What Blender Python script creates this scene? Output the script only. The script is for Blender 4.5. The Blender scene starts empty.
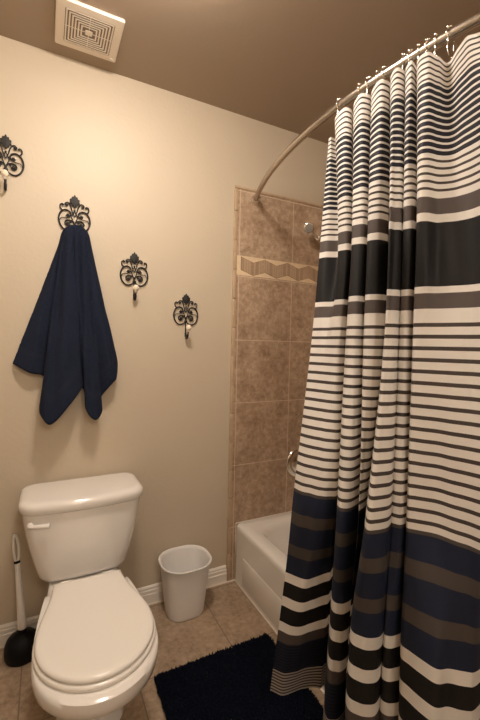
import bpy, bmesh, math, random
from mathutils import Vector, Matrix, noise
random.seed(7)
SC = bpy.context.scene
COL = SC.collection
PI = math.pi

# ------------------------------------------------------------------ materials
def nmat(name):
    m = bpy.data.materials.new(name); m.use_nodes = True
    nt = m.node_tree; b = nt.nodes['Principled BSDF']
    return m, nt, b

def simple(name, col, rough=.5, metal=0, bump=0, scale=60, spec=.5, var=0, coat=0):
    m, nt, b = nmat(name)
    b.inputs['Base Color'].default_value = (*col, 1)
    b.inputs['Roughness'].default_value = rough
    b.inputs['Metallic'].default_value = metal
    b.inputs['Specular IOR Level'].default_value = spec
    if coat:
        b.inputs['Coat Weight'].default_value = coat
        b.inputs['Coat Roughness'].default_value = .05
    tc = nt.nodes.new('ShaderNodeTexCoord')
    nz = nt.nodes.new('ShaderNodeTexNoise'); nz.inputs['Scale'].default_value = scale
    nz.inputs['Detail'].default_value = 3
    nt.links.new(tc.outputs['Object'], nz.inputs['Vector'])
    if bump:
        bp = nt.nodes.new('ShaderNodeBump'); bp.inputs['Strength'].default_value = bump
        bp.inputs['Distance'].default_value = .002
        nt.links.new(nz.outputs['Fac'], bp.inputs['Height'])
        nt.links.new(bp.outputs['Normal'], b.inputs['Normal'])
    if var:
        mx = nt.nodes.new('ShaderNodeMix'); mx.data_type = 'RGBA'
        mx.inputs[6].default_value = (*[c * (1 - var) for c in col], 1)
        mx.inputs[7].default_value = (*[min(1, c * (1 + var)) for c in col], 1)
        nt.links.new(nz.outputs['Fac'], mx.inputs[0])
        nt.links.new(mx.outputs[2], b.inputs['Base Color'])
    return m

def stone_tile(name, dark, light, size, off, grout, gw=.003, axes='XZ', rough=.45):
    """mottled ceramic tile with a grout grid laid out in world metres"""
    m, nt, b = nmat(name)
    N = nt.nodes.new; L = nt.links.new
    geo = N('ShaderNodeNewGeometry')
    def nz(scale, detail=6, rg=.6):
        n = N('ShaderNodeTexNoise'); n.inputs['Scale'].default_value = scale
        n.inputs['Detail'].default_value = detail; n.inputs['Roughness'].default_value = rg
        L(geo.outputs['Position'], n.inputs['Vector']); return n
    a, c = nz(48, 8, .68), nz(11, 3, .5)
    ad = N('ShaderNodeMath'); ad.operation = 'MULTIPLY_ADD'; ad.inputs[1].default_value = .45
    L(c.outputs['Fac'], ad.inputs[0]); L(a.outputs['Fac'], ad.inputs[2])
    mr = N('ShaderNodeMapRange'); mr.inputs[1].default_value = .52; mr.inputs[2].default_value = .93
    L(ad.outputs[0], mr.inputs[0])
    mx = N('ShaderNodeMix'); mx.data_type = 'RGBA'
    mx.inputs[6].default_value = (*dark, 1); mx.inputs[7].default_value = (*light, 1)
    L(mr.outputs[0], mx.inputs[0])
    sp = N('ShaderNodeSeparateXYZ'); L(geo.outputs['Position'], sp.inputs[0])
    masks = []
    for ax, o in zip(axes, off):
        s = N('ShaderNodeMath'); s.operation = 'SUBTRACT'; s.inputs[1].default_value = o - gw / 2 - size * 40
        L(sp.outputs[ax], s.inputs[0])
        md = N('ShaderNodeMath'); md.operation = 'MODULO'; md.inputs[1].default_value = size
        L(s.outputs[0], md.inputs[0])
        lt = N('ShaderNodeMath'); lt.operation = 'LESS_THAN'; lt.inputs[1].default_value = gw
        L(md.outputs[0], lt.inputs[0]); masks.append(lt)
    mxm = N('ShaderNodeMath'); mxm.operation = 'MAXIMUM'
    L(masks[0].outputs[0], mxm.inputs[0]); L(masks[1].outputs[0], mxm.inputs[1])
    fin = N('ShaderNodeMix'); fin.data_type = 'RGBA'; fin.inputs[7].default_value = (*grout, 1)
    L(mxm.outputs[0], fin.inputs[0]); L(mx.outputs[2], fin.inputs[6])
    L(fin.outputs[2], b.inputs['Base Color'])
    b.inputs['Roughness'].default_value = rough
    inv = N('ShaderNodeMath'); inv.operation = 'MULTIPLY_ADD'; inv.inputs[1].default_value = -1.5
    L(mxm.outputs[0], inv.inputs[0]); L(a.outputs['Fac'], inv.inputs[2])
    bp = N('ShaderNodeBump'); bp.inputs['Strength'].default_value = .35; bp.inputs['Distance'].default_value = .002
    L(inv.outputs[0], bp.inputs['Height']); L(bp.outputs['Normal'], b.inputs['Normal'])
    return m

def wall_paint(name, col, rough, bump=.25):
    m, nt, b = nmat(name); N = nt.nodes.new; L = nt.links.new
    geo = N('ShaderNodeNewGeometry')
    a = N('ShaderNodeTexNoise'); a.inputs['Scale'].default_value = 55; a.inputs['Detail'].default_value = 2
    v = N('ShaderNodeTexNoise'); v.inputs['Scale'].default_value = 3; v.inputs['Detail'].default_value = 3
    L(geo.outputs['Position'], a.inputs['Vector']); L(geo.outputs['Position'], v.inputs['Vector'])
    mx = N('ShaderNodeMix'); mx.data_type = 'RGBA'
    mx.inputs[6].default_value = (*[c * .97 for c in col], 1); mx.inputs[7].default_value = (*[c * 1.03 for c in col], 1)
    L(v.outputs['Fac'], mx.inputs[0]); L(mx.outputs[2], b.inputs['Base Color'])
    b.inputs['Roughness'].default_value = rough
    bp = N('ShaderNodeBump'); bp.inputs['Strength'].default_value = bump; bp.inputs['Distance'].default_value = .003
    L(a.outputs['Fac'], bp.inputs['Height']); L(bp.outputs['Normal'], b.inputs['Normal'])
    return m

def cloth(name, col, trans=.25):
    m, nt, b = nmat(name); N = nt.nodes.new; L = nt.links.new
    b.inputs['Base Color'].default_value = (*col, 1); b.inputs['Roughness'].default_value = .62
    b.inputs['Specular IOR Level'].default_value = .25
    tr = N('ShaderNodeBsdfTranslucent'); tr.inputs['Color'].default_value = (*col, 1)
    ms = N('ShaderNodeMixShader'); ms.inputs[0].default_value = trans
    out = nt.nodes['Material Output']
    L(b.outputs[0], ms.inputs[1]); L(tr.outputs[0], ms.inputs[2]); L(ms.outputs[0], out.inputs[0])
    tc = N('ShaderNodeTexCoord'); n = N('ShaderNodeTexNoise'); n.inputs['Scale'].default_value = 320
    L(tc.outputs['Object'], n.inputs['Vector'])
    bp = N('ShaderNodeBump'); bp.inputs['Strength'].default_value = .25; bp.inputs['Distance'].default_value = .001
    L(n.outputs['Fac'], bp.inputs['Height']); L(bp.outputs['Normal'], b.inputs['Normal'])
    return m

M = {}
M['wall'] = wall_paint('cream_wall_paint', (.57, .48, .36), .52)
M['ceiling'] = wall_paint('taupe_ceiling_paint', (.36, .275, .20), .7, .15)
M['white_trim'] = simple('white_trim_paint', (.80, .74, .66), .35)
M['tile'] = stone_tile('beige_wall_tile', (.28, .175, .105), (.58, .43, .305), .332, (.0326, .29), (.66, .52, .38), .004)
M['floor'] = stone_tile('beige_floor_tile', (.24, .16, .10), (.46, .34, .235), .388, (-.164, -.421), (.20, .145, .10), .005, 'XY', .4)
M['tile_trim'] = simple('bullnose_tile', (.50, .36, .235), .35, scale=40, var=.18)
M['strip'] = simple('cream_border_stone', (.76, .60, .40), .45, scale=60, var=.12)
M['zig_a'] = simple('tan_border_stone', (.47, .33, .215), .45, scale=90, var=.2)
M['zig_b'] = simple('brown_border_stone', (.38, .26, .165), .45, scale=90, var=.2)
M['grout'] = simple('border_grout', (.22, .13, .08), .8)
M['ceramic'] = simple('white_vitreous_china', (.82, .78, .73), .12, coat=.4)
M['seat'] = simple('white_toilet_seat_plastic', (.83, .785, .72), .22)
M['bone'] = simple('tub_enamel', (.86, .82, .76), .16, coat=.3)
M['caulk'] = simple('white_caulk', (.86, .78, .67), .6)
M['plastic'] = simple('white_bin_plastic', (.81, .78, .75), .34)
M['ivory'] = simple('plunger_handle_plastic', (.78, .74, .70), .3)
M['rubber'] = simple('black_rubber', (.006, .006, .007), .5, spec=.15)
M['iron'] = simple('black_wrought_iron', (.010, .008, .007), .6, .0, bump=.2, scale=200)
M['knob'] = simple('cream_ceramic_knob', (.78, .68, .54), .15, coat=.5)
M['chrome'] = simple('chrome', (.80, .76, .70), .12, 1)
M['nickel'] = simple('brushed_nickel', (.52, .47, .41), .27, 1)
M['dark'] = simple('dark_rubber_spray_face', (.26, .23, .20), .35)
M['vent'] = simple('vent_cover_plastic', (.78, .69, .58), .4)
M['slot_shade'] = simple('vent_slot_shade', (.22, .17, .125), .8)  # dark tone that stands in for shade in the grille slots
M['towel'] = simple('navy_terry', (.014, .019, .037), .95, bump=1.0, scale=260, spec=.15, var=.5)
M['towel_band'] = simple('navy_towel_band', (.012, .017, .033), .8, bump=.4, scale=600, spec=.2)
M['mat'] = simple('navy_shag', (.0045, .0065, .014), .95, bump=.5, scale=300, spec=.1, var=.4)
M['c_white'] = cloth('curtain_white', (.82, .78, .73), .30)
M['c_grey'] = cloth('curtain_grey', (.085, .068, .062), .12)
M['c_navy'] = cloth('curtain_navy', (.013, .018, .038), .10)
M['c_brown'] = cloth('curtain_brown', (.070, .057, .050), .12)
M['c_black'] = cloth('curtain_black', (.009, .008, .008), .06)
M['c_thin'] = cloth('curtain_charcoal_line', (.060, .046, .040), .12)
M['c_seam'] = cloth('curtain_lower_grey', (.42, .38, .34), .2)
def emis(name, col, s):
    m, nt, b = nmat(name)
    b.inputs['Base Color'].default_value = (.9, .85, .75, 1)
    b.inputs['Emission Color'].default_value = (*col, 1); b.inputs['Emission Strength'].default_value = s
    return m

# ------------------------------------------------------------------ helpers
def obj(name, bm, m, parent=None, smooth=False, loc=None, auto=None):
    me = bpy.data.meshes.new(name); bm.normal_update(); bm.to_mesh(me); bm.free()
    for x in (m if isinstance(m, (list, tuple)) else [m]): me.materials.append(M[x] if isinstance(x, str) else x)
    o = bpy.data.objects.new(name, me); COL.objects.link(o)
    if smooth:
        me.polygons.foreach_set('use_smooth', [True] * len(me.polygons))
    if auto:
        bm2 = bmesh.new(); bm2.from_mesh(me)
        for e in bm2.edges:
            if len(e.link_faces) == 2 and e.calc_face_angle(0) > auto: e.smooth = False
        for f in bm2.faces: f.smooth = True
        bm2.to_mesh(me); bm2.free()
    if parent: o.parent = parent
    if loc: o.location = loc
    return o

def thing(name, label, cat, loc=(0, 0, 0), group=None, rotz=0):
    o = bpy.data.objects.new(name, None); COL.objects.link(o)
    o.empty_display_size = .05
    o.location = loc; o.rotation_euler = (0, 0, rotz)
    o['label'] = label; o['category'] = cat
    if group: o['group'] = group
    return o
def tag(o, label, cat, group=None):
    o['label'] = label; o['category'] = cat
    if group: o['group'] = group
    return o
def struct(name, bm, m, parent=None, **k):
    o = obj(name, bm, m, parent, **k)
    if not parent: o['kind'] = 'structure'
    return o

def box(bm, a, b, bev=0, seg=2):
    r = bmesh.ops.create_cube(bm, size=1)
    vs = r['verts']
    c = [(a[i] + b[i]) / 2 for i in range(3)]; s = [abs(b[i] - a[i]) for i in range(3)]
    for v in vs: v.co = Vector([c[i] + v.co[i] * s[i] for i in range(3)])
    if bev:
        es = list({e for v in vs for e in v.link_edges})
        bmesh.ops.bevel(bm, geom=es, offset=bev, segments=seg, affect='EDGES', profile=.5)
    return bm
def BM(): return bmesh.new()

def catmull(P, n, closed=False):
    """sample a list of Vectors, n points per span"""
    P = [Vector(p) for p in P]; out = []; N = len(P)
    spans = N if closed else N - 1
    for i in range(spans):
        g = (lambda k: P[k % N]) if closed else (lambda k: P[max(0, min(N - 1, k))])
        p0, p1, p2, p3 = g(i - 1), g(i), g(i + 1), g(i + 2)
        for j in range(n):
            t = j / n
            out.append(.5 * ((2 * p1) + (p2 - p0) * t + (2 * p0 - 5 * p1 + 4 * p2 - p3) * t * t + (3 * p1 - p0 - 3 * p2 + p3) * t ** 3))
    if not closed: out.append(P[-1].copy())
    return out

def tube(bm, pts, r, seg=10, caps=True, closed=False):
    pts = [Vector(p) for p in pts]; n = len(pts)
    rad = r if isinstance(r, (list, tuple)) else [r] * n
    rings = []; prev = None
    for i, p in enumerate(pts):
        if closed: t = pts[(i + 1) % n] - pts[i - 1]
        else: t = pts[min(i + 1, n - 1)] - pts[max(i - 1, 0)]
        t.normalize()
        if prev is None:
            a = Vector((0, 0, 1)) if abs(t.z) < .9 else Vector((1, 0, 0))
            nn = t.cross(a).normalized()
        else:
            nn = (prev - t * prev.dot(t)).normalized()
        prev = nn; bb = t.cross(nn)
        rings.append([bm.verts.new(p + (nn * math.cos(2 * PI * k / seg) + bb * math.sin(2 * PI * k / seg)) * rad[i]) for k in range(seg)])
    m = n if closed else n - 1
    for i in range(m):
        A, B = rings[i], rings[(i + 1) % n]
        for k in range(seg):
            bm.faces.new((A[k], A[(k + 1) % seg], B[(k + 1) % seg], B[k]))
    if caps and not closed:
        bm.faces.new(rings[0][::-1]); bm.faces.new(rings[-1])
    return bm

def loft(bm, rings, cap0=True, cap1=True):
    R = [[bm.verts.new(p) for p in r] for r in rings]
    n = len(R[0])
    for A, B in zip(R, R[1:]):
        for k in range(n): bm.faces.new((A[k], A[(k + 1) % n], B[(k + 1) % n], B[k]))
    if cap0: bm.faces.new(R[0][::-1])
    if cap1: bm.faces.new(R[-1])
    return bm

def lathe(bm, prof, c=(0, 0, 0), axis='Z', seg=32, cap=True):
    rings = []
    for r, h in prof:
        ring = []
        for k in range(seg):
            a = 2 * PI * k / seg
            x, y = r * math.cos(a), r * math.sin(a)
            if axis == 'Z': p = (c[0] + x, c[1] + y, c[2] + h)
            else: p = (c[0] + x, c[1] - h, c[2] + y)      # axis -Y, out of the back wall
            ring.append(p)
        rings.append(ring)
    return loft(bm, rings, cap, cap)

def rrect(cx, cy, w, d, r, z, n=6, pw=None):
    """rounded rectangle ring, counter-clockwise"""
    out = []
    for (sx, sy, a0) in ((1, 1, 0), (-1, 1, 90), (-1, -1, 180), (1, -1, 270)):
        for k in range(n + 1):
            a = math.radians(a0 + 90 * k / n)
            out.append((cx + sx * (w / 2 - r) + r * math.cos(a), cy + sy * (d / 2 - r) + r * math.sin(a), z))
    return out
def sphere(bm, c, r, seg=16, sc=(1, 1, 1)):
    q = bmesh.ops.create_uvsphere(bm, u_segments=seg, v_segments=seg // 2 + 1, radius=r)
    for v in q['verts']: v.co = Vector((v.co.x * sc[0] + c[0], v.co.y * sc[1] + c[1], v.co.z * sc[2] + c[2]))
    return bm
def fixn(bm):
    bmesh.ops.recalc_face_normals(bm, faces=bm.faces[:]); return bm

# ------------------------------------------------------------------ room shell
H = 2.44
XL, XR, YF, YT = -1.30, .815, -2.60, -1.525          # left wall, tub end wall, front wall, foot of the tub alcove
struct('floor', box(BM(), (XL - .1, YF - .1, -.08), (XR + .1, .1, 0)), 'floor')
struct('ceiling', box(BM(), (XL - .1, YF - .1, H), (XR + .1, .1, H + .08)), 'ceiling')
struct('wall_back', box(BM(), (XL - .1, 0, 0), (XR + .1, .1, H)), 'wall')
struct('wall_left', box(BM(), (XL - .1, YF - .1, 0), (XL, 0, H)), 'wall')
struct('wall_front', box(BM(), (XL, YF - .1, 0), (XR, YF, H)), 'wall')
struct('wall_right', box(BM(), (XR, YF - .1, 0), (XR + .1, 0, H)), 'wall')
struct('wall_alcove', box(BM(), (0.0, YT - .12, 0), (XR, YT, H)), 'wall')

# baseboard with a moulded profile
def baseboard(name, a, b, out):
    prof = [(0, 0), (.014, 0), (.014, .050), (.0115, .053), (.0115, .068), (.008, .071), (.008, .080), (.004, .086), (0, .088)]
    bm = BM(); rings = []
    for e in (a, b):
        rings.append([(e[0] + out[0] * p, e[1] + out[1] * p, h) for p, h in prof])
    loft(bm, rings); fixn(bm)
    return struct(name, bm, 'white_trim')
baseboard('baseboard_back', (XL, 0), (-.002, 0), (0, -1))
baseboard('baseboard_left', (XL, YF), (XL, 0), (1, 0))
baseboard('baseboard_front', (XL, YF), (XR, YF), (0, 1))
struct('trim_1', box(BM(), (XL + .014, -.018, 0), (.05, -.0142, .006)), 'caulk')     # caulk bead along the back wall

# shower surround: tiled slabs, bullnose edge and border strip
TT = 2.078
tile = struct('wall_shower', box(BM(), (.020, -.010, 0), (XR, 0, 1.624)), 'tile')
tile2 = stone_tile('beige_wall_tile_upper', (.28, .175, .105), (.58, .43, .305), .332, (.0326, 1.723), (.66, .52, .38), .004)
M['tile2'] = tile2
struct('upper_tiles', box(BM(), (.020, -.010, 1.723), (XR, 0, 2.063)), 'tile2', tile)
bm = BM()
z = .0
while z < 2.063:
    box(bm, (0.0, -.0125, z + .001), (.0195, 0, min(z + .150, 2.063) - .001), .003, 2); z += .150
x = 0
while x < XR:
    box(bm, (x + .001, -.0125, 2.064), (min(x + .150, XR) - .001, 0, TT), .003, 2); x += .150
struct('bullnose_edge', bm, 'tile_trim', tile, auto=.5)
M['tile_side'] = stone_tile('beige_side_wall_tile', (.28, .175, .105), (.58, .43, .305), .332, (-.05, .29), (.66, .52, .38), .004, 'YZ')
M['tile_end'] = stone_tile('beige_end_wall_tile', (.28, .175, .105), (.58, .43, .305), .332, (.0326, .29), (.66, .52, .38), .004, 'XZ')
struct('side_tiles', box(BM(), (XR - .010, YT + .0101, 0), (XR, -.0101, TT)), 'tile_side', tile)
struct('end_tiles', box(BM(), (.020, YT, 0), (XR - .0101, YT + .010, TT)), 'tile_end', tile)
# border: zig-zag of tan and brown stone on a cream ground
z0, z1 = 1.627, 1.720
struct('border_ground', box(BM(), (.020, -.0105, 1.624), (XR, 0, 1.723)), 'strip', tile)
mz = (z0 + z1) / 2; W = .0725
ga, gb, gl = BM(), BM(), BM()
def para(bm, xs, zl, zr, hgt, y=-.0125):
    x0_, x1_ = xs
    q = [(x0_, zl - hgt / 2), (x1_, zr - hgt / 2), (x1_, zr + hgt / 2), (x0_, zl + hgt / 2)]
    f = [bm.verts.new((a, y, c)) for a, c in q]; g = [bm.verts.new((a, -.0095, c)) for a, c in q]
    bm.faces.new(f)
    for i in range(4): bm.faces.new((f[i], g[i], g[(i + 1) % 4], f[(i + 1) % 4]))
i = 0; x = .045
while x < XR - .03:
    up = i % 2 == 0
    a, b = (mz + .0125, mz - .0125) if up else (mz - .0125, mz + .0125)
    para(gl, (x - .002, x + W + .001), a, b, .069, -.0112)
    n = 5
    for k in range(n):
        xa = x + W * k / n + .0008; xb = x + W * (k + 1) / n - .0008
        za = a + (b - a) * k / n; zb = a + (b - a) * (k + 1) / n
        para(ga if (k * 3 + i) % 4 else gb, (xa, xb), za, zb, .066)
    x += W; i += 1
struct('border_grout', fixn(gl), 'grout', tile)
struct('border_zigzag', fixn(ga), 'zig_a', tile)
struct('border_accent', fixn(gb), 'zig_b', tile)

# ------------------------------------------------------------------ bathtub
TX, TZ = .046, .310
def tub():
    t = thing('bathtub', 'white enamel bathtub with a flat apron in the tiled alcove', 'bathtub', (TX, YT / 2, 0))
    ox, oy = TX, YT / 2
    y0, y1 = YT + .0125, -.0135
    bm = BM()
    cx, cy = (TX + XR - .024) / 2, (y0 + y1) / 2; w, d = XR - TX - .024, y1 - y0
    inset = lambda l, r_, zz, rad: rrect(cx + l * .10, cy, w - 2 * l, d - 2 * r_, rad, zz, 6)
    rings = [rrect(cx, cy, w, d, .008, 0), rrect(cx, cy, w, d, .012, TZ - .03), rrect(cx, cy, w, d, .014, TZ - .012),
             rrect(cx, cy, w - .010, d - .006, .016, TZ - .003), rrect(cx, cy, w - .022, d - .012, .02, TZ),
             rrect(cx, cy, w - .13, d - .15, .10, TZ + .001), rrect(cx, cy, w - .155, d - .175, .10, TZ - .006), rrect(cx, cy, w - .18, d - .20, .10, TZ - .03),
             rrect(cx, cy, w - .23, d - .30, .11, .13), rrect(cx, cy, w - .30, d - .42, .10, .075), rrect(cx, cy, w - .42, d - .60, .08, .065)]
    loft(bm, rings)
    fixn(bm)
    for v in bm.verts: v.co -= Vector((ox, oy, 0))
    obj('tub_body', bm, 'bone', t, auto=.9)
    # raised diagonal-fold apron panel line
    bm = BM(); box(bm, (TX - .0022, YT + .05, .022), (TX + .001, -.10, .165), .002, 2)
    for v in bm.verts: v.co -= Vector((ox, oy, 0))
    obj('apron_panel', bm, 'bone', t, auto=.6)
    bm = BM(); tube(bm, [(TX - .002, YT + .02, .002), (TX - .002, -.012, .002)], .004, 8)
    tube(bm, [(TX, -.0135, .002), (TX, -.0135, TZ), (XR - .02, -.0135, TZ)], .0028, 8)
    for v in bm.verts: v.co -= Vector((ox, oy, 0))
    obj('caulk_bead', bm, 'caulk', t, smooth=True)
tub()

# ------------------------------------------------------------------ toilet
def egg(w, yb, yf, z, wb=.24, n=40, cx=0, back_round=.0):
    """seat outline: flat-ish narrow back at yb, round front at yf, widest two thirds along"""
    out = []
    L = yb - yf
    ym = yf + w * .56                                   # centre of the front ellipse
    for k in range(n):                                  # front half-ellipse from right round to left
        a = -PI * k / (n - 1)
        out.append((cx + w / 2 * math.cos(a), ym + (ym - yf) * math.sin(a), z))
    # left side from widest up to the back, then right side down again
    m = 12
    for k in range(1, m + 1):
        t = k / m; s = t * t * (3 - 2 * t)
        out.append((cx - (w / 2 + (wb / 2 - w / 2) * s), ym + (yb - ym) * t, z))
    for k in range(1, 6):
        t = k / 6
        out.append((cx - wb / 2 + wb * t, yb + back_round * math.sin(PI * t), z))
    for k in range(m, 0, -1):
        t = k / m; s = t * t * (3 - 2 * t)
        out.append((cx + (w / 2 + (wb / 2 - w / 2) * s), ym + (yb - ym) * t, z))
    return out
def shrink(r, s, z=None, c=None):
    cx = sum(p[0] for p in r) / len(r) if c is None else c[0]
    cy = sum(p[1] for p in r) / len(r) if c is None else c[1]
    return [(cx + (p[0] - cx) * s, cy + (p[1] - cy) * s, p[2] if z is None else z) for p in r]

def toilet():
    t = thing('toilet', 'white two-piece toilet with closed lid against the cream wall', 'toilet', (-.722, -.02, 0))
    # tank: rounded front, tapering downwards
    def tk(w, y0, y1, z, bulge):
        r = rrect(0, (y0 + y1) / 2, w, y0 - y1, .045, z, 7)
        return [(x, y - (bulge * (1 - (x / (w / 2)) ** 2) if y < (y0 + y1) / 2 else 0), zz) for x, y, zz in r]
    def bridge(r):     # add extra points on the front edge so the bulge is curved
        out = []
        for i, p in enumerate(r):
            q = r[(i + 1) % len(r)]; out.append(p)
            if abs(p[0] - q[0]) > .1:
                for k in range(1, 12):
                    s = k / 12; out.append(tuple(p[j] + (q[j] - p[j]) * s for j in range(3)))
        return out
    def tank_ring(w, y0, y1, z, bulge, rad=.045):
        r = bridge(rrect(0, (y0 + y1) / 2, w, y0 - y1, rad, z, 7))
        return [(x, y - (bulge * (1 - (2 * x / w) ** 2) if y < (y0 + y1) / 2 else 0), zz) for x, y, zz in r]
    bm = BM()
    rings = []
    for z, w, yf, b in [(.344, .250, -.175, .008), (.346, .285, -.194, .012), (.353, .306, -.206, .015), (.370, .326, -.213, .018), (.42, .354, -.216, .02), (.48, .385, -.218, .021), (.54, .409, -.219, .022), (.59, .423, -.220, .022), (.627, .430, -.220, .022)]:
        rings.append(tank_ring(w, -.004, yf, z, b, .04))
    loft(bm, rings); fixn(bm)
    obj('tank', bm, 'ceramic', t, auto=.9)
    bm = BM(); rings = []
    for z, g in [(.622, -.006), (.624, .004), (.629, .009), (.645, .011), (.654, .010), (.662, .005), (.667, -.004), (.669, -.020)]:
        rings.append(tank_ring(.434 + 2 * g, .000 + min(g, .004), -.221 - g, z, .024, .048 + g * .5))
    loft(bm, rings); fixn(bm)
    obj('tank_lid', bm, 'ceramic', t, auto=.9)
    # flush lever on the upper left of the tank
    lv = BM()
    lathe(lv, [(.010, 0), (.012, .004), (.011, .014)], (-.186, -.222, .588), 'Y', 20)
    pts = catmull([(-.186, -.240, .588), (-.158, -.251, .589), (-.124, -.258, .590)], 6)
    rr = [.0065 + .0035 * (i / (len(pts) - 1)) for i in range(len(pts))]
    tube(lv, [(-.193, -.238, .588)] + pts, [.006] + rr, 12); fixn(lv)
    obj('flush_lever', lv, 'ceramic', t, smooth=True)
    # bowl with rim, pedestal and base foot; the whole bowl group sits a touch askew
    A = math.radians(-.2); piv = Vector((0, -.28, 0))
    def rot(bm):
        for v in bm.verts:
            q = v.co - piv; v.co = Vector((q.x * math.cos(A) - q.y * math.sin(A), q.x * math.sin(A) + q.y * math.cos(A), q.z)) + piv
        return bm
    yb = -.328; yf = -.796
    def ering(w, b, f, z, wb): return egg(w, b, f, z, wb)
    bm = BM()
    rings = [ering(.21, -.16, -.56, 0, .20), ering(.218, -.155, -.567, .012, .205), ering(.205, -.16, -.552, .03, .195), ering(.185, -.165, -.535, .07, .18),
             ering(.182, -.165, -.535, .12, .18), ering(.200, -.16, -.565, .17, .185), ering(.245, -.15, -.635, .22, .20), ering(.300, -.14, -.725, .265, .22),
             ering(.324, -.135, -.790, .305, .235), ering(.338, -.13, -.817, .33, .245), ering(.345, -.13, -.824, .355, .25), ering(.343, -.13, -.822, .372, .25), ering(.340, -.135, -.808, .379, .24), ering(.30, -.15, -.78, .380, .22)]
    loft(bm, rings); fixn(bm)
    for v in bm.verts:                                  # the deck under the tank sits lower than the rim
        k_ = max(0, min(1, (v.co.y + .345) / .06)); v.co.z -= .040 * k_ * k_ * (3 - 2 * k_) * max(0, min(1, (v.co.z - .2) / .12))
    rot(bm)
    obj('bowl', bm, 'ceramic', t, auto=.9)
    bm = BM()
    o = lambda g, z: shrink(egg(.340 + 2 * g, yb + g, yf - g, z, .236 + 2 * g), 1, z)
    loft(bm, [o(-.012, .3802), o(-.002, .3805), o(0, .386), o(0, .390), o(-.004, .394), o(-.02, .3945)]); fixn(bm); rot(bm)
    obj('seat', bm, 'seat', t, auto=.9)
    bm = BM()
    k = lambda g, z: egg(.328 + 2 * g, yb + g - .0, yf + .008 - g, z, .226 + 2 * g)
    loft(bm, [k(-.010, .3960), k(-.001, .3965), k(.001, .400), k(.001, .4045), k(-.002, .4085), k(-.008, .411), k(-.022, .4122), k(-.034, .4118), shrink(k(-.034, .4118), .75, .4128), shrink(k(-.034, .4118), .35, .4140)])
    fixn(bm); rot(bm)
    obj('seat_lid', bm, 'seat', t, auto=1.0)
    for sx in (-1, 1):
        bm = BM(); tube(bm, [(sx * .070 - .020, -.322, .398), (sx * .070 + .020, -.322, .398)], .009, 14)
        box(bm, (sx * .070 - .016, -.327, .372), (sx * .070 + .016, -.314, .398), .003)
        obj('hinge', fixn(bm), 'seat', t, auto=.6)
    for sx in (-1, 1):
        bm = BM(); lathe(bm, [(.014, 0), (.014, .006), (.011, .014), (.004, .019)], (sx * .118, -.32, .0), 'Z', 16)
        obj('bolt_cap', fixn(bm), 'ceramic', t, smooth=True)
    # lowered coupling between bowl and tank
    bm = BM(); loft(bm, [rrect(0, -.12, .20, .15, .03, .330), rrect(0, -.12, .18, .14, .03, .3405)]); fixn(bm)
    return t
toilet()

# ------------------------------------------------------------------ plunger
def plunger():
    t = thing('toilet_plunger', 'black rubber cup plunger with white handle left of the toilet', 'plunger', (-.940, -.092, 0))
    bm = BM()
    prof = [(r_ * .93, h_) for r_, h_ in [(.050, .0), (.064, .001), (.068, .010), (.070, .030), (.069, .048), (.062, .068), (.048, .083), (.030, .093), (.019, .098), (.018, .112), (.014, .116)]]
    lathe(bm, prof, (0, 0, 0), 'Z', 40); fixn(bm)
    obj('rubber_cup', bm, 'rubber', t, auto=.8)
    bm = BM()
    a, b = Vector((0, 0, .105)), Vector((-.022, .050, .36))
    n = 14
    pts = [a.lerp(b, i / n) for i in range(n + 1)]
    tube(bm, pts, [.017 - .007 * min(1, (i / n) * 1.2) for i in range(n + 1)], 16)
    # flat loop grip with a hanging hole
    d = (b - a).normalized(); sd = Vector((1, 0, 0)); sd = (sd - d * sd.dot(d)).normalized(); nn = d.cross(sd)
    def loopring(w, l, c): return [c + sd * (w * math.cos(2 * PI * k / 28)) + d * (l * math.sin(2 * PI * k / 28)) for k in range(28)]
    c = b + d * .052
    tube(bm, loopring(.0095, .052, c), .0052, 10, closed=True)
    tube(bm, [c + d * .052, c + d * .058], .009, 12)
    fixn(bm)
    hd = obj('handle', bm, 'ivory', t, smooth=True)
    bm = BM(); tube(bm, [b - d * .004, b + d * .004], .0115, 16); fixn(bm)
    obj('collar', bm, 'rubber', hd, smooth=True)
plunger()

# ------------------------------------------------------------------ waste bin
def bin_():
    t = thing('waste_bin', 'small white plastic waste bin with rounded ends on the floor beside the toilet', 'waste bin', (-.272, -.118, 0), rotz=math.radians(0))
    def ring(w, d, z, dy=0, r=None):
        r = r or min(w, d) * .40
        return rrect(0, dy, w * 1.05, d * 1.07, r * 1.12, z, 8)
    bm = BM(); S = 1
    out = [(.150, .130, 0), (.164, .143, .003), (.168, .148, .012), (.178, .158, .06), (.194, .174, .13), (.208, .188, .20), (.215, .196, .236), (.217, .198, .240), (.228, .209, .242), (.231, .212, .246), (.229, .210, .250), (.221, .202, .2515), (.213, .194, .249), (.209, .190, .236), (.200, .181, .19), (.172, .152, .06), (.160, .140, .010), (.15, .13, .006)]
    loft(bm, [ring(a, b, z) for a, b, z in out]); fixn(bm)
    obj('bin_body', bm, 'plastic', t, auto=.9)
bin_()

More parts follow.
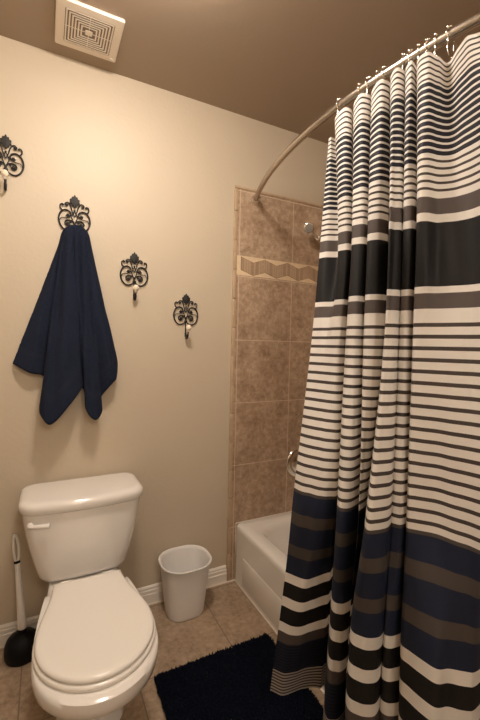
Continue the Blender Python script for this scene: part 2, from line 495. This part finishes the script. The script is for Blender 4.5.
# ------------------------------------------------------------------ bath mat
def mat():
    t = thing('bath_mat', 'navy blue shag bath mat lying on the tile floor beside the tub', 'bath mat', (-.25, -.82, 0))
    x0, x1, y0, y1 = -.495, -.012, -1.22, -.440
    ox, oy = -.25, -.82
    bm = BM(); nx, ny = 100, 160; g = []
    for j in range(ny + 1):
        row = []
        for i in range(nx + 1):
            u, v = i / nx, j / ny
            x, y = x0 + (x1 - x0) * u, y0 + (y1 - y0) * v
            e = min(u * (x1 - x0), (1 - u) * (x1 - x0), v * (y1 - y0), (1 - v) * (y1 - y0))
            hh = .004 + .014 * min(1, e / .02) ** .5
            q = noise.noise(Vector((x * 90, y * 90, 0))) * .004 + noise.noise(Vector((x * 25, y * 25, 3))) * .003
            jx = noise.noise(Vector((x * 60, y * 60, 9))) * .008; jy = noise.noise(Vector((x * 60, y * 60, 19))) * .008
            row.append(bm.verts.new((x + jx - ox, y + jy - oy, max(.002, hh + q))))
        g.append(row)
    for j in range(ny):
        for i in range(nx): bm.faces.new((g[j][i], g[j][i + 1], g[j + 1][i + 1], g[j + 1][i]))
    # skirt down to the floor
    edge = [g[0][i] for i in range(nx + 1)] + [g[j][nx] for j in range(1, ny + 1)] + [g[ny][i] for i in range(nx - 1, -1, -1)] + [g[j][0] for j in range(ny - 1, 0, -1)]
    low = [bm.verts.new((v.co.x, v.co.y, .0005)) for v in edge]
    for k in range(len(edge)):
        m = (k + 1) % len(edge); bm.faces.new((edge[k], low[k], low[m], edge[m]))
    obj('backing', bm, 'mat', t, smooth=True)
    # shag pile: little leaning tufts, thickest along the edges
    bm = BM(); rnd = random.Random(3)
    def tuft(x, y, lean, h):
        a = rnd.random() * 2 * PI; w = .0022 + rnd.random() * .0012
        bs = [bm.verts.new((x + w * math.cos(a + k * 2 * PI / 3) - ox, y + w * math.sin(a + k * 2 * PI / 3) - oy, .006)) for k in range(3)]
        mid = [bm.verts.new((x + lean[0] * .5 + w * .9 * math.cos(a + k * 2 * PI / 3) - ox, y + lean[1] * .5 + w * .9 * math.sin(a + k * 2 * PI / 3) - oy, .006 + (h - .006) * .8)) for k in range(3)]
        tp = bm.verts.new((x + lean[0] - ox, y + lean[1] - oy, h))
        for k in range(3):
            bm.faces.new((bs[k], bs[(k + 1) % 3], mid[(k + 1) % 3], mid[k])); bm.faces.new((mid[k], mid[(k + 1) % 3], tp))
    for _ in range(26000):
        x, y = rnd.uniform(x0, x1), rnd.uniform(y0, y1)
        tuft(x, y, (rnd.gauss(0, .006), rnd.gauss(0, .006)), .020 + rnd.random() * .010)
    per = 2 * ((x1 - x0) + (y1 - y0))
    for k in range(3600):
        s = rnd.uniform(0, per); w = x1 - x0; d = y1 - y0
        clump = .5 + noise.noise(Vector((s * 28, 0, 0))) + .4 * noise.noise(Vector((s * 90, 5, 0)))
        o = max(.001, .004 + .012 * clump) * rnd.uniform(.5, 1.1)
        if s < w: x, y, l = x0 + s, y0, (rnd.gauss(0, .004), -o)
        elif s < w + d: x, y, l = x1, y0 + s - w, (o, rnd.gauss(0, .004))
        elif s < 2 * w + d: x, y, l = x1 - (s - w - d), y1, (rnd.gauss(0, .004), o)
        else: x, y, l = x0, y1 - (s - 2 * w - d), (-o * .5, rnd.gauss(0, .004))
        tuft(x, y, l, .008 + rnd.random() * .012)
    o = obj('shag_pile', bm, 'mat', t, smooth=True); o['kind'] = 'stuff'
mat()

# ------------------------------------------------------------------ ceiling vent
def vent():
    cx, cy, s = -.718, -.197, .228
    t = thing('ceiling_vent', 'square white bathroom fan cover on the ceiling above the toilet', 'vent', (cx, cy, H))
    t.scale = (1, 1, .68)
    bm = BM()
    # frame: outer bevelled plate with a recess
    def sq(h, z, r=.004): return rrect(0, 0, 2 * h, 2 * h, min(r, h * .5), z, 3)
    hs = s / 2
    loft(bm, [sq(hs * .97, -.0005, .003), sq(hs, -.006, .004), sq(hs, -.016, .005), sq(hs * .985, -.021, .006), sq(.084, -.023), sq(.084, -.012)], True, False); fixn(bm)
    obj('cover_frame', bm, 'vent', t, auto=.5)
    bm = BM(); loft(bm, [sq(.0835, -.0118), sq(.0835, -.0213)]); fixn(bm)  # plate close behind the rings, coloured dark as the slots' shade
    obj('slot_shade_back', bm, 'slot_shade', t)
    bm = BM()
    h = .0815
    while h > .02:
        w = .0054
        loft(bm, [sq(h, -.0205, .002), sq(h, -.0225, .002), sq(h - .0015, -.024, .002), sq(h - w + .0015, -.024, .002), sq(h - w, -.0225, .002), sq(h - w, -.0205, .002)], False, False)
        h -= .0106
    loft(bm, [sq(.0125, -.012, .003), sq(.0125, -.023, .003), sq(.010, -.025, .003)])
    for a in (0, PI / 2):
        box(bm, (-.083 if a == 0 else -.0012, -.0012 if a == 0 else -.083, -.0228), (.083 if a == 0 else .0012, .0012 if a == 0 else .083, -.0210))
    fixn(bm)
    obj('grille', bm, 'vent', t, auto=.5)
    bm = BM(); box(bm, (.088, .092, -.0245), (.104, .099, -.0215), .001)
    obj('lens_tab', bm, 'white_trim', t)
vent()

# ceiling lamp: flush dome just above the picture
LX, LY = -.62, -.80
def lamp():
    t = thing('ceiling_lamp', 'round flush ceiling lamp with a frosted glass dome in front of the fan cover', 'ceiling lamp', (LX, LY, H))
    bm = BM(); lathe(bm, [(.135, -.001), (.140, -.006), (.140, -.022), (.128, -.026)], (0, 0, 0), 'Z', 48); fixn(bm)
    obj('lamp_base', bm, 'nickel', t, smooth=True)
    bm = BM(); lathe(bm, [(.126, -.0262), (.125, -.045), (.112, -.068), (.088, -.086), (.055, -.098), (.02, -.103), (.004, -.1035)], (0, 0, 0), 'Z', 48); fixn(bm)
    M['glow'] = emis('frosted_lit_glass', LCOL, LSTR)
    obj('glass_dome', bm, 'glow', t, smooth=True)
LCOL = (1.0, .89, .78); LSTR = 92
lamp()
def added_fill():  # unseen fill light, added to brighten the lower part of the room
    t = thing('added_fill_light', 'unseen three-globe fill light added on the wall behind the camera', 'added fill light', (-.62, YF, 1.95))
    bm = BM(); box(bm, (-.30, 0, -.045), (.30, .022, .045), .008); fixn(bm); obj('back_plate', bm, 'nickel', t, auto=.6)
    M['fill_glow'] = emis('fill_globe_glow', (1.0, .93, .85), FILL_STR)
    for x in (-.2, 0, .2):
        bm = BM(); tube(bm, [(x, .02, 0), (x, .07, 0)], .016, 14); fixn(bm); obj('socket', bm, 'nickel', t, auto=.6)
        bm = BM(); sphere(bm, (x, .115, 0), .052, 24); obj('globe', bm, 'fill_glow', t, smooth=True)
FILL_STR = 84
added_fill()

# ------------------------------------------------------------------ wall hooks
def mirror_curves(bm, curves, r):
    for pts, rad in curves:
        for s in (1, -1):
            P = catmull([(s * x, y, z) for x, y, z in pts], 6)
            n = len(P)
            tube(bm, P, [rad * (1 - .35 * abs(2 * i / (n - 1) - 1) ** 3) for i in range(n)], 8)
def hook_proto():
    t = thing('wall_hook', '', 'wall hook')
    y = -.006
    def c(l): return [(a, y, b) for a, b in l]
    bm = BM()
    curves = [
        (c([(0, -.055), (.014, -.067), (.034, -.071), (.053, -.055), (.0615, -.026), (.053, .002), (.036, .013), (.020, .008), (.015, -.006), (.024, -.015), (.034, -.009)]), .0034),
        (c([(0, -.058), (.004, -.036), (.014, -.029), (.028, -.029), (.037, -.038), (.033, -.049), (.023, -.050), (.018, -.043)]), .0030),
        (c([(.036, .013), (.046, .010), (.055, .018), (.055, .031), (.047, .036), (.043, .030)]), .0027),
        (c([(.000, -.012), (.008, .006), (.013, .024), (.020, .040), (.030, .044), (.037, .037), (.033, .029), (.026, .031)]), .0026),
        (c([(.0, -.040), (.010, -.020), (.010, -.008), (.0, .012)]), .0020),
        (c([(.015, -.004), (.030, -.020), (.050, -.022), (.058, -.035)]), .0017),
    ]
    mirror_curves(bm, curves, 1)
    for s in (1, -1):
        for (a, b, r) in ((.026, -.008, .0062), (.026, -.043, .0066), (.045, .032, .0042), (.030, .034, .0045), (.016, -.036, .0048)):
            sphere(bm, (s * a, y - .001, b), r, 10, (1, .55, 1))
    sphere(bm, (0, y - .001, -.055), .0085, 12, (1, .6, 1))
    sphere(bm, (0, y - .001, .014), .0045, 10, (1, .6, 1))
    fixn(bm)
    plate = obj('scroll_plate', bm, 'iron', t, smooth=True)
    # palmette at the top
    bm = BM(); out = []
    lobes = 7; n = 84
    for k in range(n):
        a = 2 * PI * k / n
        w, h = math.sin(a), math.cos(a)
        dia = 1 / (abs(w) ** 1.25 + abs(h) ** 1.25) ** .8
        q = dia * (1 + .10 * math.cos(10 * a))
        out.append((w * .021 * q, h * .025 * q + .052))
    F = [bm.verts.new((x, -.010, z)) for x, z in out]; B = [bm.verts.new((x, -.003, z)) for x, z in out]
    cf = bm.verts.new((0, -.0145, .050))
    for k in range(n):
        m = (k + 1) % n
        bm.faces.new((F[k], F[m], cf)); bm.faces.new((F[k], B[k], B[m], F[m]))
    bm.faces.new(B)
    fixn(bm)
    obj('palmette', bm, 'iron', plate, auto=.6)
    bm = BM()
    P = catmull([(0, -.004, -.050), (0, -.005, -.085), (0, -.007, -.118), (0, -.016, -.136), (0, -.030, -.136), (0, -.042, -.118), (0, -.049, -.098)], 6)
    tube(bm, P, [.0032 + (.0016 if 10 < i < 30 else 0) for i in range(len(P))], 10)
    fixn(bm)
    arm = obj('hook_arm', bm, 'iron', t, smooth=True)
    bm = BM(); sphere(bm, (0, -.051, -.088), .0135, 20, (1, 1, 1.12)); lathe(bm, [(.006, -.108), (.008, -.102), (.007, -.096)], (0, -.0495, 0), 'Z', 14); fixn(bm)
    kb = obj('knob', bm, 'knob', arm, smooth=True); kb['label'] = 'cream ceramic knob'
    return t
def copy_thing(root, name, loc, label, group):
    r = root.copy(); COL.objects.link(r); r.location = loc; r['label'] = label; r['group'] = group
    for ch in list(root.children):
        c = ch.copy(); COL.objects.link(c); c.parent = r
        for g in ch.children:
            d = g.copy(); COL.objects.link(d); d.parent = c
    return r
hk = hook_proto()
G = 'scrolled iron hooks stepping down the wall'
spots = [(-1.002, 1.985, 'black scrolled iron hook highest on the wall, cut by the left picture edge'),
         (-.752, 1.800, 'black scrolled iron hook that carries the navy towel'),
         (-.500, 1.593, 'black scrolled iron hook with an empty cream knob, just right of the towel'),
         (-.250, 1.425, 'black scrolled iron hook lowest on the wall and nearest the shower tiles')]
for i, (x, z, lab) in enumerate(spots):
    if i == 0:
        hk.location = (x, 0, z); hk['label'] = lab; hk['group'] = G
    else: copy_thing(hk, 'wall_hook', (x, 0, z), lab, G)

# ------------------------------------------------------------------ towel
def towel():
    t = thing('towel', 'navy blue terry towel draped over a scrolled iron wall hook', 'towel', (-.752, -.05, 1.72))
    O = Vector((-.752, -.05, 1.72))
    ends = [(-.977, -.015, 1.167), (-.92, -.045, 1.132), (-.863, -.035, 1.106), (-.88, -.078, .992), (-.866, -.108, .950), (-.838, -.118, .930), (-.785, -.12, .992), (-.724, -.075, 1.077),
            (-.748, -.020, 1.130), (-.712, -.060, 1.046), (-.709, -.088, .985), (-.690, -.090, .945), (-.666, -.086, .932), (-.642, -.065, .965), (-.646, -.032, 1.016), (-.602, -.062, 1.081), (-.583, -.050, 1.106), (-.577, -.035, 1.172), (-.592, -.012, 1.256)]
    ends = [e for i, e in enumerate(ends)]
    n = len(ends)
    starts = []
    for i in range(n):
        a = PI * (1 - i / (n - 1))
        wob = 0
        starts.append((-.750 + .056 * math.cos(a), -.030 - .052 * math.sin(a) - wob * .3, 1.672 + .060 * math.sin(a) ** .8))
    E_ = catmull(ends, 14); S_ = catmull(starts, 14)
    keep = [i for i in range(len(E_)) if i == 0 or (E_[i] - E_[i - 1]).length > 1e-4]
    E_ = [E_[i] for i in keep]; S_ = [S_[i] for i in keep]
    nu = len(E_); nv = 120
    def P(i, t):
        s, e = S_[i], E_[i]
        p = s.lerp(e, t)
        # shoulders: cloth rolls over the knob before falling
        k = math.exp(-((t - .08) / .10) ** 2)
        u = i / (nu - 1) * 2 - 1
        # fold relief grows from the gather, then fully formed
        q = min(1, t / .30); q = q * q * (3 - 2 * q); base = s.y * (1 - q) + (-.018 - .030 * (1 - abs(u) ** 3)) * q
        dy = (p.y - base)
        p.y = base + (e.y - base) * (t ** .75) * 1.0 if t > 0 else p.y
        ev = math.sin(PI * min(1, t * 1.1)) * (1 - u * u)
        p.y -= ev * (.020 * math.cos(u * 9 + 1.2) + .009 * math.cos(u * 21 + 2.2 * t + .5))
        p.x += noise.noise(Vector((u * 3, t * 3, 2))) * .006 * t
        p.y += noise.noise(Vector((u * 8, t * 5, 7))) * .008 * t
        p.y += noise.noise(Vector((u * 90, t * 110, 1))) * .0022
        p.y = min(p.y, -.008)
        return p
    bm = BM(); g = []
    for j in range(nv + 1):
        g.append([bm.verts.new(P(i, j / nv) - O) for i in range(nu)])
    # rolled-over top
    for j in range(nv):
        for i in range(nu - 1):
            f = bm.faces.new((g[j][i], g[j][i + 1], g[j + 1][i + 1], g[j + 1][i]))
            if .855 < j / nv < .885: f.material_index = 1
    # cap over the knob
    c = bm.verts.new(Vector((-.752, -.018, 1.70)) - O)
    for i in range(nu - 1): bm.faces.new((g[0][i + 1], g[0][i], c))
    fixn(bm)
    o = obj('draped_cloth', bm, ['towel', 'towel_band'], t, smooth=True)
    md = o.modifiers.new('thick', 'SOLIDIFY'); md.thickness = .006; md.offset = 0
    # stitched hem along the bottom edge
    bm = BM(); tube(bm, [P(i, 1.0) - O for i in range(nu)], .0030, 6); fixn(bm)
    obj('hem', bm, 'towel', o, smooth=True)
towel()

# ------------------------------------------------------------------ curtain rod, rings and curtain
RZ = 2.02
def rod_pt(s):     # s = 0 at the back wall, 1 at the far wall
    y = -.0135 + s * (YT + .0285)
    return Vector((.12 - .157 * (1 - (2 * s - 1) ** 2), y, RZ))
def rod_at(y): return rod_pt((y + .0135) / (YT + .0285))
t = thing('curtain_rod', 'curved brushed nickel shower rod spanning the tub alcove', 'curtain rod', (.12, 0, RZ))
bm = BM(); tube(bm, [rod_pt(i / 60) - Vector((.12, 0, RZ)) for i in range(61)], .0125, 20); fixn(bm)
obj('rod', bm, 'nickel', t, smooth=True)
for y, s in ((-.0101, 1), (YT + .0095, -1)):
    bm = BM(); lathe(bm, [(.027, 0), (.027, .005), (.024, .011), (.018, .022), (.0165, .034), (.013, .036)], (0, 0, 0), 'Y', 32)
    for v in bm.verts: v.co = Vector((v.co.x, y + v.co.y * s, v.co.z))
    fixn(bm); obj('flange', bm, 'chrome', t, auto=.7)

CURTAIN_Z = [1.97, 1.546, 1.26, 0.834, 0.567, 0.142]
CURTAIN_KNOTS = [
    [(-0.02, -0.7638), (-0.07, -0.7936), (-0.12, -0.83), (-0.208, -0.8833), (-0.205, -0.8467), (-0.212, -0.7877)] ,
    [(-0.02, -0.7738), (-0.062, -0.8187), (-0.112, -0.8544), (-0.203, -0.9207), (-0.19, -0.8806), (-0.185, -0.8169)] ,
    [(0.0, -0.7754), (-0.03, -0.8481), (-0.104, -0.8779), (-0.19, -0.9454), (-0.168, -0.9041), (-0.148, -0.8249)] ,
    [(-0.048, -0.8256), (-0.078, -0.8931), (-0.104, -0.9053), (-0.178, -0.9658), (-0.14, -0.9077), (-0.11, -0.827)] ,
    [(-0.055, -0.8741), (-0.078, -0.919), (-0.098, -0.929), (-0.16, -0.9782), (-0.108, -0.9056), (-0.08, -0.8355)] ,
    [(-0.035, -0.8827), (-0.062, -0.9269), (-0.08, -0.9324), (-0.138, -0.9859), (-0.08, -0.9047), (-0.06, -0.8516)] ,
    [(-0.005, -0.8666), (-0.04, -0.9152), (-0.055, -0.9199), (-0.105, -0.9651), (-0.06, -0.8975), (-0.045, -0.856)] ,
    [(-0.045, -0.9042), (-0.096, -0.9695), (-0.12, -0.9848), (-0.175, -1.0329), (-0.155, -1.0002), (-0.15, -0.9767)] ,
    [(-0.055, -0.9443), (-0.09, -0.988), (-0.12, -1.0172), (-0.165, -1.0625), (-0.149, -1.0308), (-0.145, -1.0136)] ,
    [(-0.035, -0.9591), (-0.07, -0.9979), (-0.09, -1.0173), (-0.122, -1.05), (-0.118, -1.0319), (-0.11, -1.0069)] ,
    [(-0.005, -0.94), (-0.045, -0.983), (-0.06, -0.9966), (-0.09, -1.0321), (-0.09, -1.0138), (-0.085, -0.9917)] ,
    [(-0.045, -0.9747), (-0.088, -1.0214), (-0.11, -1.0421), (-0.145, -1.0791), (-0.13, -1.0477), (-0.12, -1.0221)] ,
    [(-0.055, -1.0143), (-0.08, -1.0467), (-0.105, -1.0699), (-0.135, -1.0777), (-0.12, -1.0454), (-0.11, -1.0192)] ,
    [(-0.035, -1.027), (-0.045, -1.0486), (-0.08, -1.0767), (-0.12, -1.0731), (-0.11, -1.0425), (-0.1, -1.0163)] ,
    [(-0.005, -1.0093), (-0.03, -1.0453), (-0.055, -1.0639), (-0.1, -1.0638), (-0.1, -1.0396), (-0.09, -1.0136)] ,
    [(-0.05, -1.0456), (-0.118, -1.1195), (-0.135, -1.1321), (-0.2, -1.1545), (-0.19, -1.1108), (-0.185, -1.0925)] ,
    [(-0.055, -1.0705), (-0.112, -1.1314), (-0.13, -1.1469), (-0.19, -1.1768), (-0.183, -1.1451), (-0.18, -1.1282)] ,
    [(-0.035, -1.0755), (-0.09, -1.1338), (-0.105, -1.1476), (-0.152, -1.1786), (-0.15, -1.1636), (-0.145, -1.1499)] ,
    [(-0.005, -1.0589), (-0.055, -1.1133), (-0.07, -1.1268), (-0.105, -1.1534), (-0.105, -1.1441), (-0.1, -1.1332)] ,
    [(-0.045, -1.0887), (-0.09, -1.1376), (-0.1, -1.1474), (-0.125, -1.1655), (-0.128, -1.1587), (-0.125, -1.1502)] ,
    [(-0.05, -1.1088), (-0.088, -1.1531), (-0.098, -1.163), (-0.118, -1.1793), (-0.118, -1.174), (-0.118, -1.1753)] ,
    [(-0.03, -1.1084), (-0.07, -1.1569), (-0.075, -1.1627), (-0.1, -1.1827), (-0.095, -1.1778), (-0.095, -1.1839)] ,
    [(-0.005, -1.0956), (-0.045, -1.1444), (-0.05, -1.1499), (-0.075, -1.1722), (-0.07, -1.1641), (-0.07, -1.1715)] ,
    [(-0.06, -1.1356), (-0.106, -1.1885), (-0.1, -1.1858), (-0.11, -1.1952), (-0.115, -1.1969), (-0.12, -1.2092)] ,
    [(-0.07, -1.1713), (-0.1, -1.2079), (-0.098, -1.204), (-0.105, -1.2157), (-0.118, -1.2275), (-0.13, -1.2459)] ,
    [(-0.045, -1.1789), (-0.072, -1.2174), (-0.08, -1.2312), (-0.08, -1.2506), (-0.108, -1.2757), (-0.125, -1.3003)] ,
    [(-0.02, -1.1892), (-0.052, -1.2326), (-0.068, -1.2611), (-0.07, -1.2817), (-0.085, -1.2948), (-0.1, -1.3197)] ,
    [(-0.04, -1.2219), (-0.038, -1.2559), (-0.055, -1.2885), (-0.06, -1.3109), (-0.06, -1.312), (-0.08, -1.3376)] ,
    [(-0.065, -1.2561), (-0.039, -1.2914), (-0.045, -1.3161), (-0.054, -1.3366), (-0.045, -1.3244), (-0.06, -1.3464)] ,
    [(-0.075, -1.2897), (-0.045, -1.3252), (-0.035, -1.3305), (-0.04, -1.3446), (-0.02, -1.3243), (-0.03, -1.3409)] ,
    [(-0.05, -1.303), (-0.02, -1.3328), (-0.01, -1.3325), (-0.02, -1.3453), (0.0, -1.3189), (0.0, -1.3261)] ,
]

def curtain_plan(z):
    """plan-view knots of the cloth at height z"""
    Z = CURTAIN_Z
    out = []
    for row in CURTAIN_KNOTS:
        if z >= Z[0]: p = row[0]; out.append(Vector((p[0], p[1], 0))); continue
        for k in range(len(Z) - 1):
            if Z[k] >= z >= Z[k + 1] or k == len(Z) - 2:
                t_ = (Z[k] - z) / (Z[k] - Z[k + 1])
                g = lambda q: Vector((*row[max(0, min(len(Z) - 1, q))], 0))
                # smooth (hermite) interpolation with finite-difference tangents
                p1, p2 = g(k), g(k + 1); hh = Z[k] - Z[k + 1]
                m1 = (g(k + 1) - g(k - 1)) / (Z[max(0, k - 1)] - Z[k + 1]) * hh if k > 0 else (p2 - p1)
                m2 = (g(k + 2) - g(k)) / (Z[k] - Z[min(len(Z) - 1, k + 2)]) * hh if k + 2 < len(Z) else (p2 - p1)
                h00 = 2 * t_ ** 3 - 3 * t_ ** 2 + 1; h10 = t_ ** 3 - 2 * t_ ** 2 + t_; h01 = 1 - h00; h11 = t_ ** 3 - t_ ** 2
                out.append(p1 * h00 + m1 * h10 + p2 * h01 + m2 * h11); break
    return out

ZT, ZH = 1.965, .142
def bands():
    """(height of lower edge, material) from the top hem down, in cloth height"""
    B = []; z = ZT
    def line_zone(z0, z1, pitch, frac, a, b):
        n = max(1, round((z0 - z1) / pitch)); p = (z0 - z1) / n
        for k in range(n):
            B.append((z0 - k * p - p * (1 - frac), a)); B.append((z0 - (k + 1) * p, b))
    line_zone(ZT, 1.890, .0165, .36, 0, 5)
    line_zone(1.890, 1.706, .0162, .66, 0, 6)
    line_zone(1.706, 1.618, .0160, .36, 0, 5)
    B.append((1.602, 0)); B.append((1.565, 1)); B.append((1.546, 0)); B.append((1.400, 4)); B.append((1.385, 0)); B.append((1.350, 1))
    B.append((1.318, 0))
    line_zone(1.318 + .0174, .858, .0265, .34, 0, 5)
    B[:] = [b for i, b in enumerate(B)]
    B.append((.843, 0)); B.append((.834, 3)); B.append((.775, 2)); B.append((.737, 3)); B.append((.668, 2)); B.append((.630, 3)); B.append((.567, 2))
    B.append((.536, 0)); B.append((.486, 4)); B.append((.453, 0)); B.append((.399, 4)); B.append((.367, 0)); B.append((.330, 1))
    line_zone(.330, .225, .0105, .45, 2, 4)
    line_zone(.225, ZH + .006, .0110, .55, 7, 1)
    B.append((ZH, 7))
    # keep strictly descending
    out = []; last = ZT
    for z, m in B:
        if z < last - 1e-4: out.append((z, m)); last = z
    return out
def shower_curtain():
    t = thing('shower_curtain', 'striped shower curtain in white, grey, black and navy hanging outside the tub', 'shower curtain', (-.04, -1.05, ZT))
    O = Vector((-.04, -1.05, ZT))
    B = bands(); rows = [(ZT, None)]
    z = ZT
    for zb, m in B:
        n = max(1, math.ceil((z - zb) / .012))
        for k in range(n): rows.append((z + (zb - z) * (k + 1) / n, m))
        z = zb
    bm = BM(); prev = None; per = 10
    dip = [TOPDIP.get(i, 0) for i in range(len(CURTAIN_KNOTS))]
    for zr, m in rows:
        K = curtain_plan(zr)
        pts = catmull(K, per)
        row = []
        w = max(0, 1 - (ZT - zr) / .40); w = w * w
        for i, p in enumerate(pts):
            a = i / per; i0 = int(a); f = a - i0; f = f * f * (3 - 2 * f)
            d = dip[i0] * (1 - f) + dip[min(i0 + 1, len(dip) - 1)] * f
            wob = noise.noise(Vector((a * .9, zr * 4, 3))) * .004
            row.append(bm.verts.new(Vector((p.x + wob, p.y + wob, zr + d * w)) - O))
        if prev:
            for i in range(len(row) - 1):
                f_ = bm.faces.new((prev[i], prev[i + 1], row[i + 1], row[i])); f_.material_index = m
        prev = row
    fixn(bm)
    o = obj('curtain_cloth', bm, ['c_white', 'c_grey', 'c_navy', 'c_brown', 'c_black', 'c_thin', 'c_top', 'c_seam'], t, smooth=True)
    # narrow sewn hem up the leading edge
    bm = BM()
    pts = []
    for k in range(80):
        zz = ZT - (ZT - ZH) * k / 79
        q = curtain_plan(zz)[0]; pts.append(Vector((q.x, q.y, zz + (dip[0] * max(0, 1 - (ZT - zz) / .40) ** 2))) - O)
    return t
M['c_top'] = cloth('curtain_top_navy', (.016, .015, .021), .12)
TOPDIP = {0: -.010, 1: -.010, 2: -.010, 3: .016, 4: .022, 5: .016, 6: 0, 7: .018, 8: .024, 9: .018, 10: 0, 11: .014, 12: .020, 13: .014, 14: 0, 15: .012, 16: .018, 17: .012, 18: 0, 19: .006, 20: .012, 21: .004, 22: -.008, 23: -.008, 24: -.014, 25: -.023, 26: -.033, 27: -.034, 28: -.042, 29: -.057, 30: -.05}
shower_curtain()

def ring_proto():
    t = thing('curtain_ring', '', 'curtain ring')
    # wire loop round the rod with a drop to the cloth
    bm = BM()
    loop = []
    for k in range(25):
        a = math.radians(-50 + 280 * k / 24)
        loop.append((.0175 * math.cos(a), 0, .0175 * math.sin(a)))
    pts = catmull([(.001, 0, -.054), (.010, 0, -.048), (.013, 0, -.035)] + loop + [(-.013, 0, -.035), (-.010, 0, -.044), (-.003, 0, -.051)], 2)
    tube(bm, pts, .0016, 6); fixn(bm)
    wire = obj('wire', bm, 'chrome', t, smooth=True)
    for a in (48, 76, 104, 132):
        bm = BM(); sphere(bm, (.0178 * math.cos(math.radians(a)), 0, .0178 * math.sin(math.radians(a))), .0042, 10)
        obj('roller_ball', bm, 'chrome', wire, smooth=True)
    return t
rg = ring_proto()
ry = [-.838, -.916, -.952, -.978, -1.003, -1.056, -1.078, -1.097, -1.122, -1.138, -1.172, -1.318]
where = ['first', 'second', 'third', 'fourth', 'fifth', 'sixth', 'seventh', 'eighth', 'ninth', 'tenth', 'eleventh', 'twelfth']
for i, y in enumerate(ry):
    p = rod_at(y)
    lab = 'chrome roller ring on the curved rod, %s counted from the back wall' % where[i]
    if i == 10: lab = 'chrome roller ring standing alone over the sag in the curtain top'
    if i == 11: lab = 'chrome roller ring nearest the camera, outside the right picture edge'
    if i == 0:
        r = rg; r.location = p; r['label'] = lab; r['group'] = 'curtain rings along the rod'
    else: r = copy_thing(rg, 'curtain_ring', p, lab, 'curtain rings along the rod')
    tn = rod_at(y - .01) - rod_at(y + .01)
    r.rotation_euler = (0, 0, math.atan2(tn.y, tn.x) + PI / 2 + (.25 if i % 2 else -.2))

# ------------------------------------------------------------------ shower head and valve
SH = Vector((.600, 0, 1.890))
t = thing('shower_sprayer', 'chrome shower arm and spray head high on the beige tiles, half hidden by the curtain', 'shower head', SH)
def rel(p): return Vector(p) - SH
bm = BM(); lathe(bm, [(.031, .0101), (.031, .013), (.027, .019), (.016, .025), (.012, .027)], (0, 0, 0), 'Y', 32); fixn(bm)
obj('flange', bm, 'chrome', t, auto=.7)
bm = BM(); tube(bm, catmull([(0, -.012, 0), (-.030, -.050, -.022), (-.095, -.072, -.026), (-.150, -.080, -.004)], 8), .0085, 16)
tube(bm, [(-.078, -.068, -.025), (-.112, -.075, -.021)], .0175, 8); fixn(bm)
arm = obj('arm', bm, 'chrome', t, auto=.6)
HC = rel((.412, -.090, 1.903)); HD = Vector((-.52, -.75, -.32)).normalized()
bm = BM(); sphere(bm, HC - HD * .030, .015, 16); fixn(bm)
obj('ball_joint', bm, 'chrome', t, smooth=True)
bm = BM(); lathe(bm, [(.012, -.028), (.016, -.018), (.026, -.004), (.0285, .004), (.0285, .012), (.0255, .014)], (0, 0, 0), 'Z', 32)
rq = HD.to_track_quat('Z', 'Y').to_matrix()
for v in bm.verts: v.co = rq @ v.co + HC
fixn(bm); sh = obj('spray_head', bm, 'chrome', t, auto=.7)
bm = BM(); lathe(bm, [(.0235, .0142), (.0225, .0165), (.012, .0175), (.002, .0178)], (0, 0, 0), 'Z', 28)
for v in bm.verts: v.co = rq @ v.co + HC
fixn(bm); obj('spray_face', bm, 'dark', sh, auto=.7)

t = thing('shower_valve', 'round chrome shower valve plate on the tiles above the tub', 'shower valve', (.447, -.010, .590))
bm = BM(); lathe(bm, [(.088, 0), (.088, .003), (.083, .009), (.070, .013), (.060, .011), (.045, .013), (.034, .018)], (0, 0, 0), 'Y', 48); fixn(bm)
obj('escutcheon', bm, 'chrome', t, auto=.9)
bm = BM(); lathe(bm, [(.030, .016), (.028, .045), (.022, .052), (.010, .055)], (0, 0, 0), 'Y', 28)
tube(bm, [(0, -.040, 0), (.03, -.050, -.035), (.045, -.055, -.060)], [.010, .008, .007], 12); fixn(bm)
obj('lever_handle', bm, 'chrome', t, auto=.8)

# ------------------------------------------------------------------ camera, world
cd = bpy.data.cameras.new('camera'); cam = bpy.data.objects.new('camera', cd); COL.objects.link(cam)
yaw, pit, rol, F = .4728, -.038, .0219, 381.38
f = Vector((math.sin(yaw) * math.cos(pit), math.cos(yaw) * math.cos(pit), math.sin(pit)))
r = Vector((math.cos(yaw), -math.sin(yaw), 0)); u = r.cross(f)
r2 = r * math.cos(rol) + u * math.sin(rol); u2 = -r * math.sin(rol) + u * math.cos(rol)
Mx = Matrix((r2, u2, -f)).transposed().to_4x4(); Mx.translation = Vector((-.8624, -1.7949, 1.2575))
cam.matrix_world = Mx
cd.sensor_fit = 'VERTICAL'; cd.sensor_height = 36; cd.lens = F / 720 * 36
cd.clip_start = .02
SC.camera = cam
w = bpy.data.worlds.new('world'); SC.world = w; w.use_nodes = True
w.node_tree.nodes['Background'].inputs[0].default_value = (0, 0, 0, 1)
SC.view_settings.view_transform = 'Standard'; SC.view_settings.look = 'None'
SC.view_settings.gamma = 1; SC.view_settings.use_curve_mapping = False
SC.view_settings.exposure = 0.1
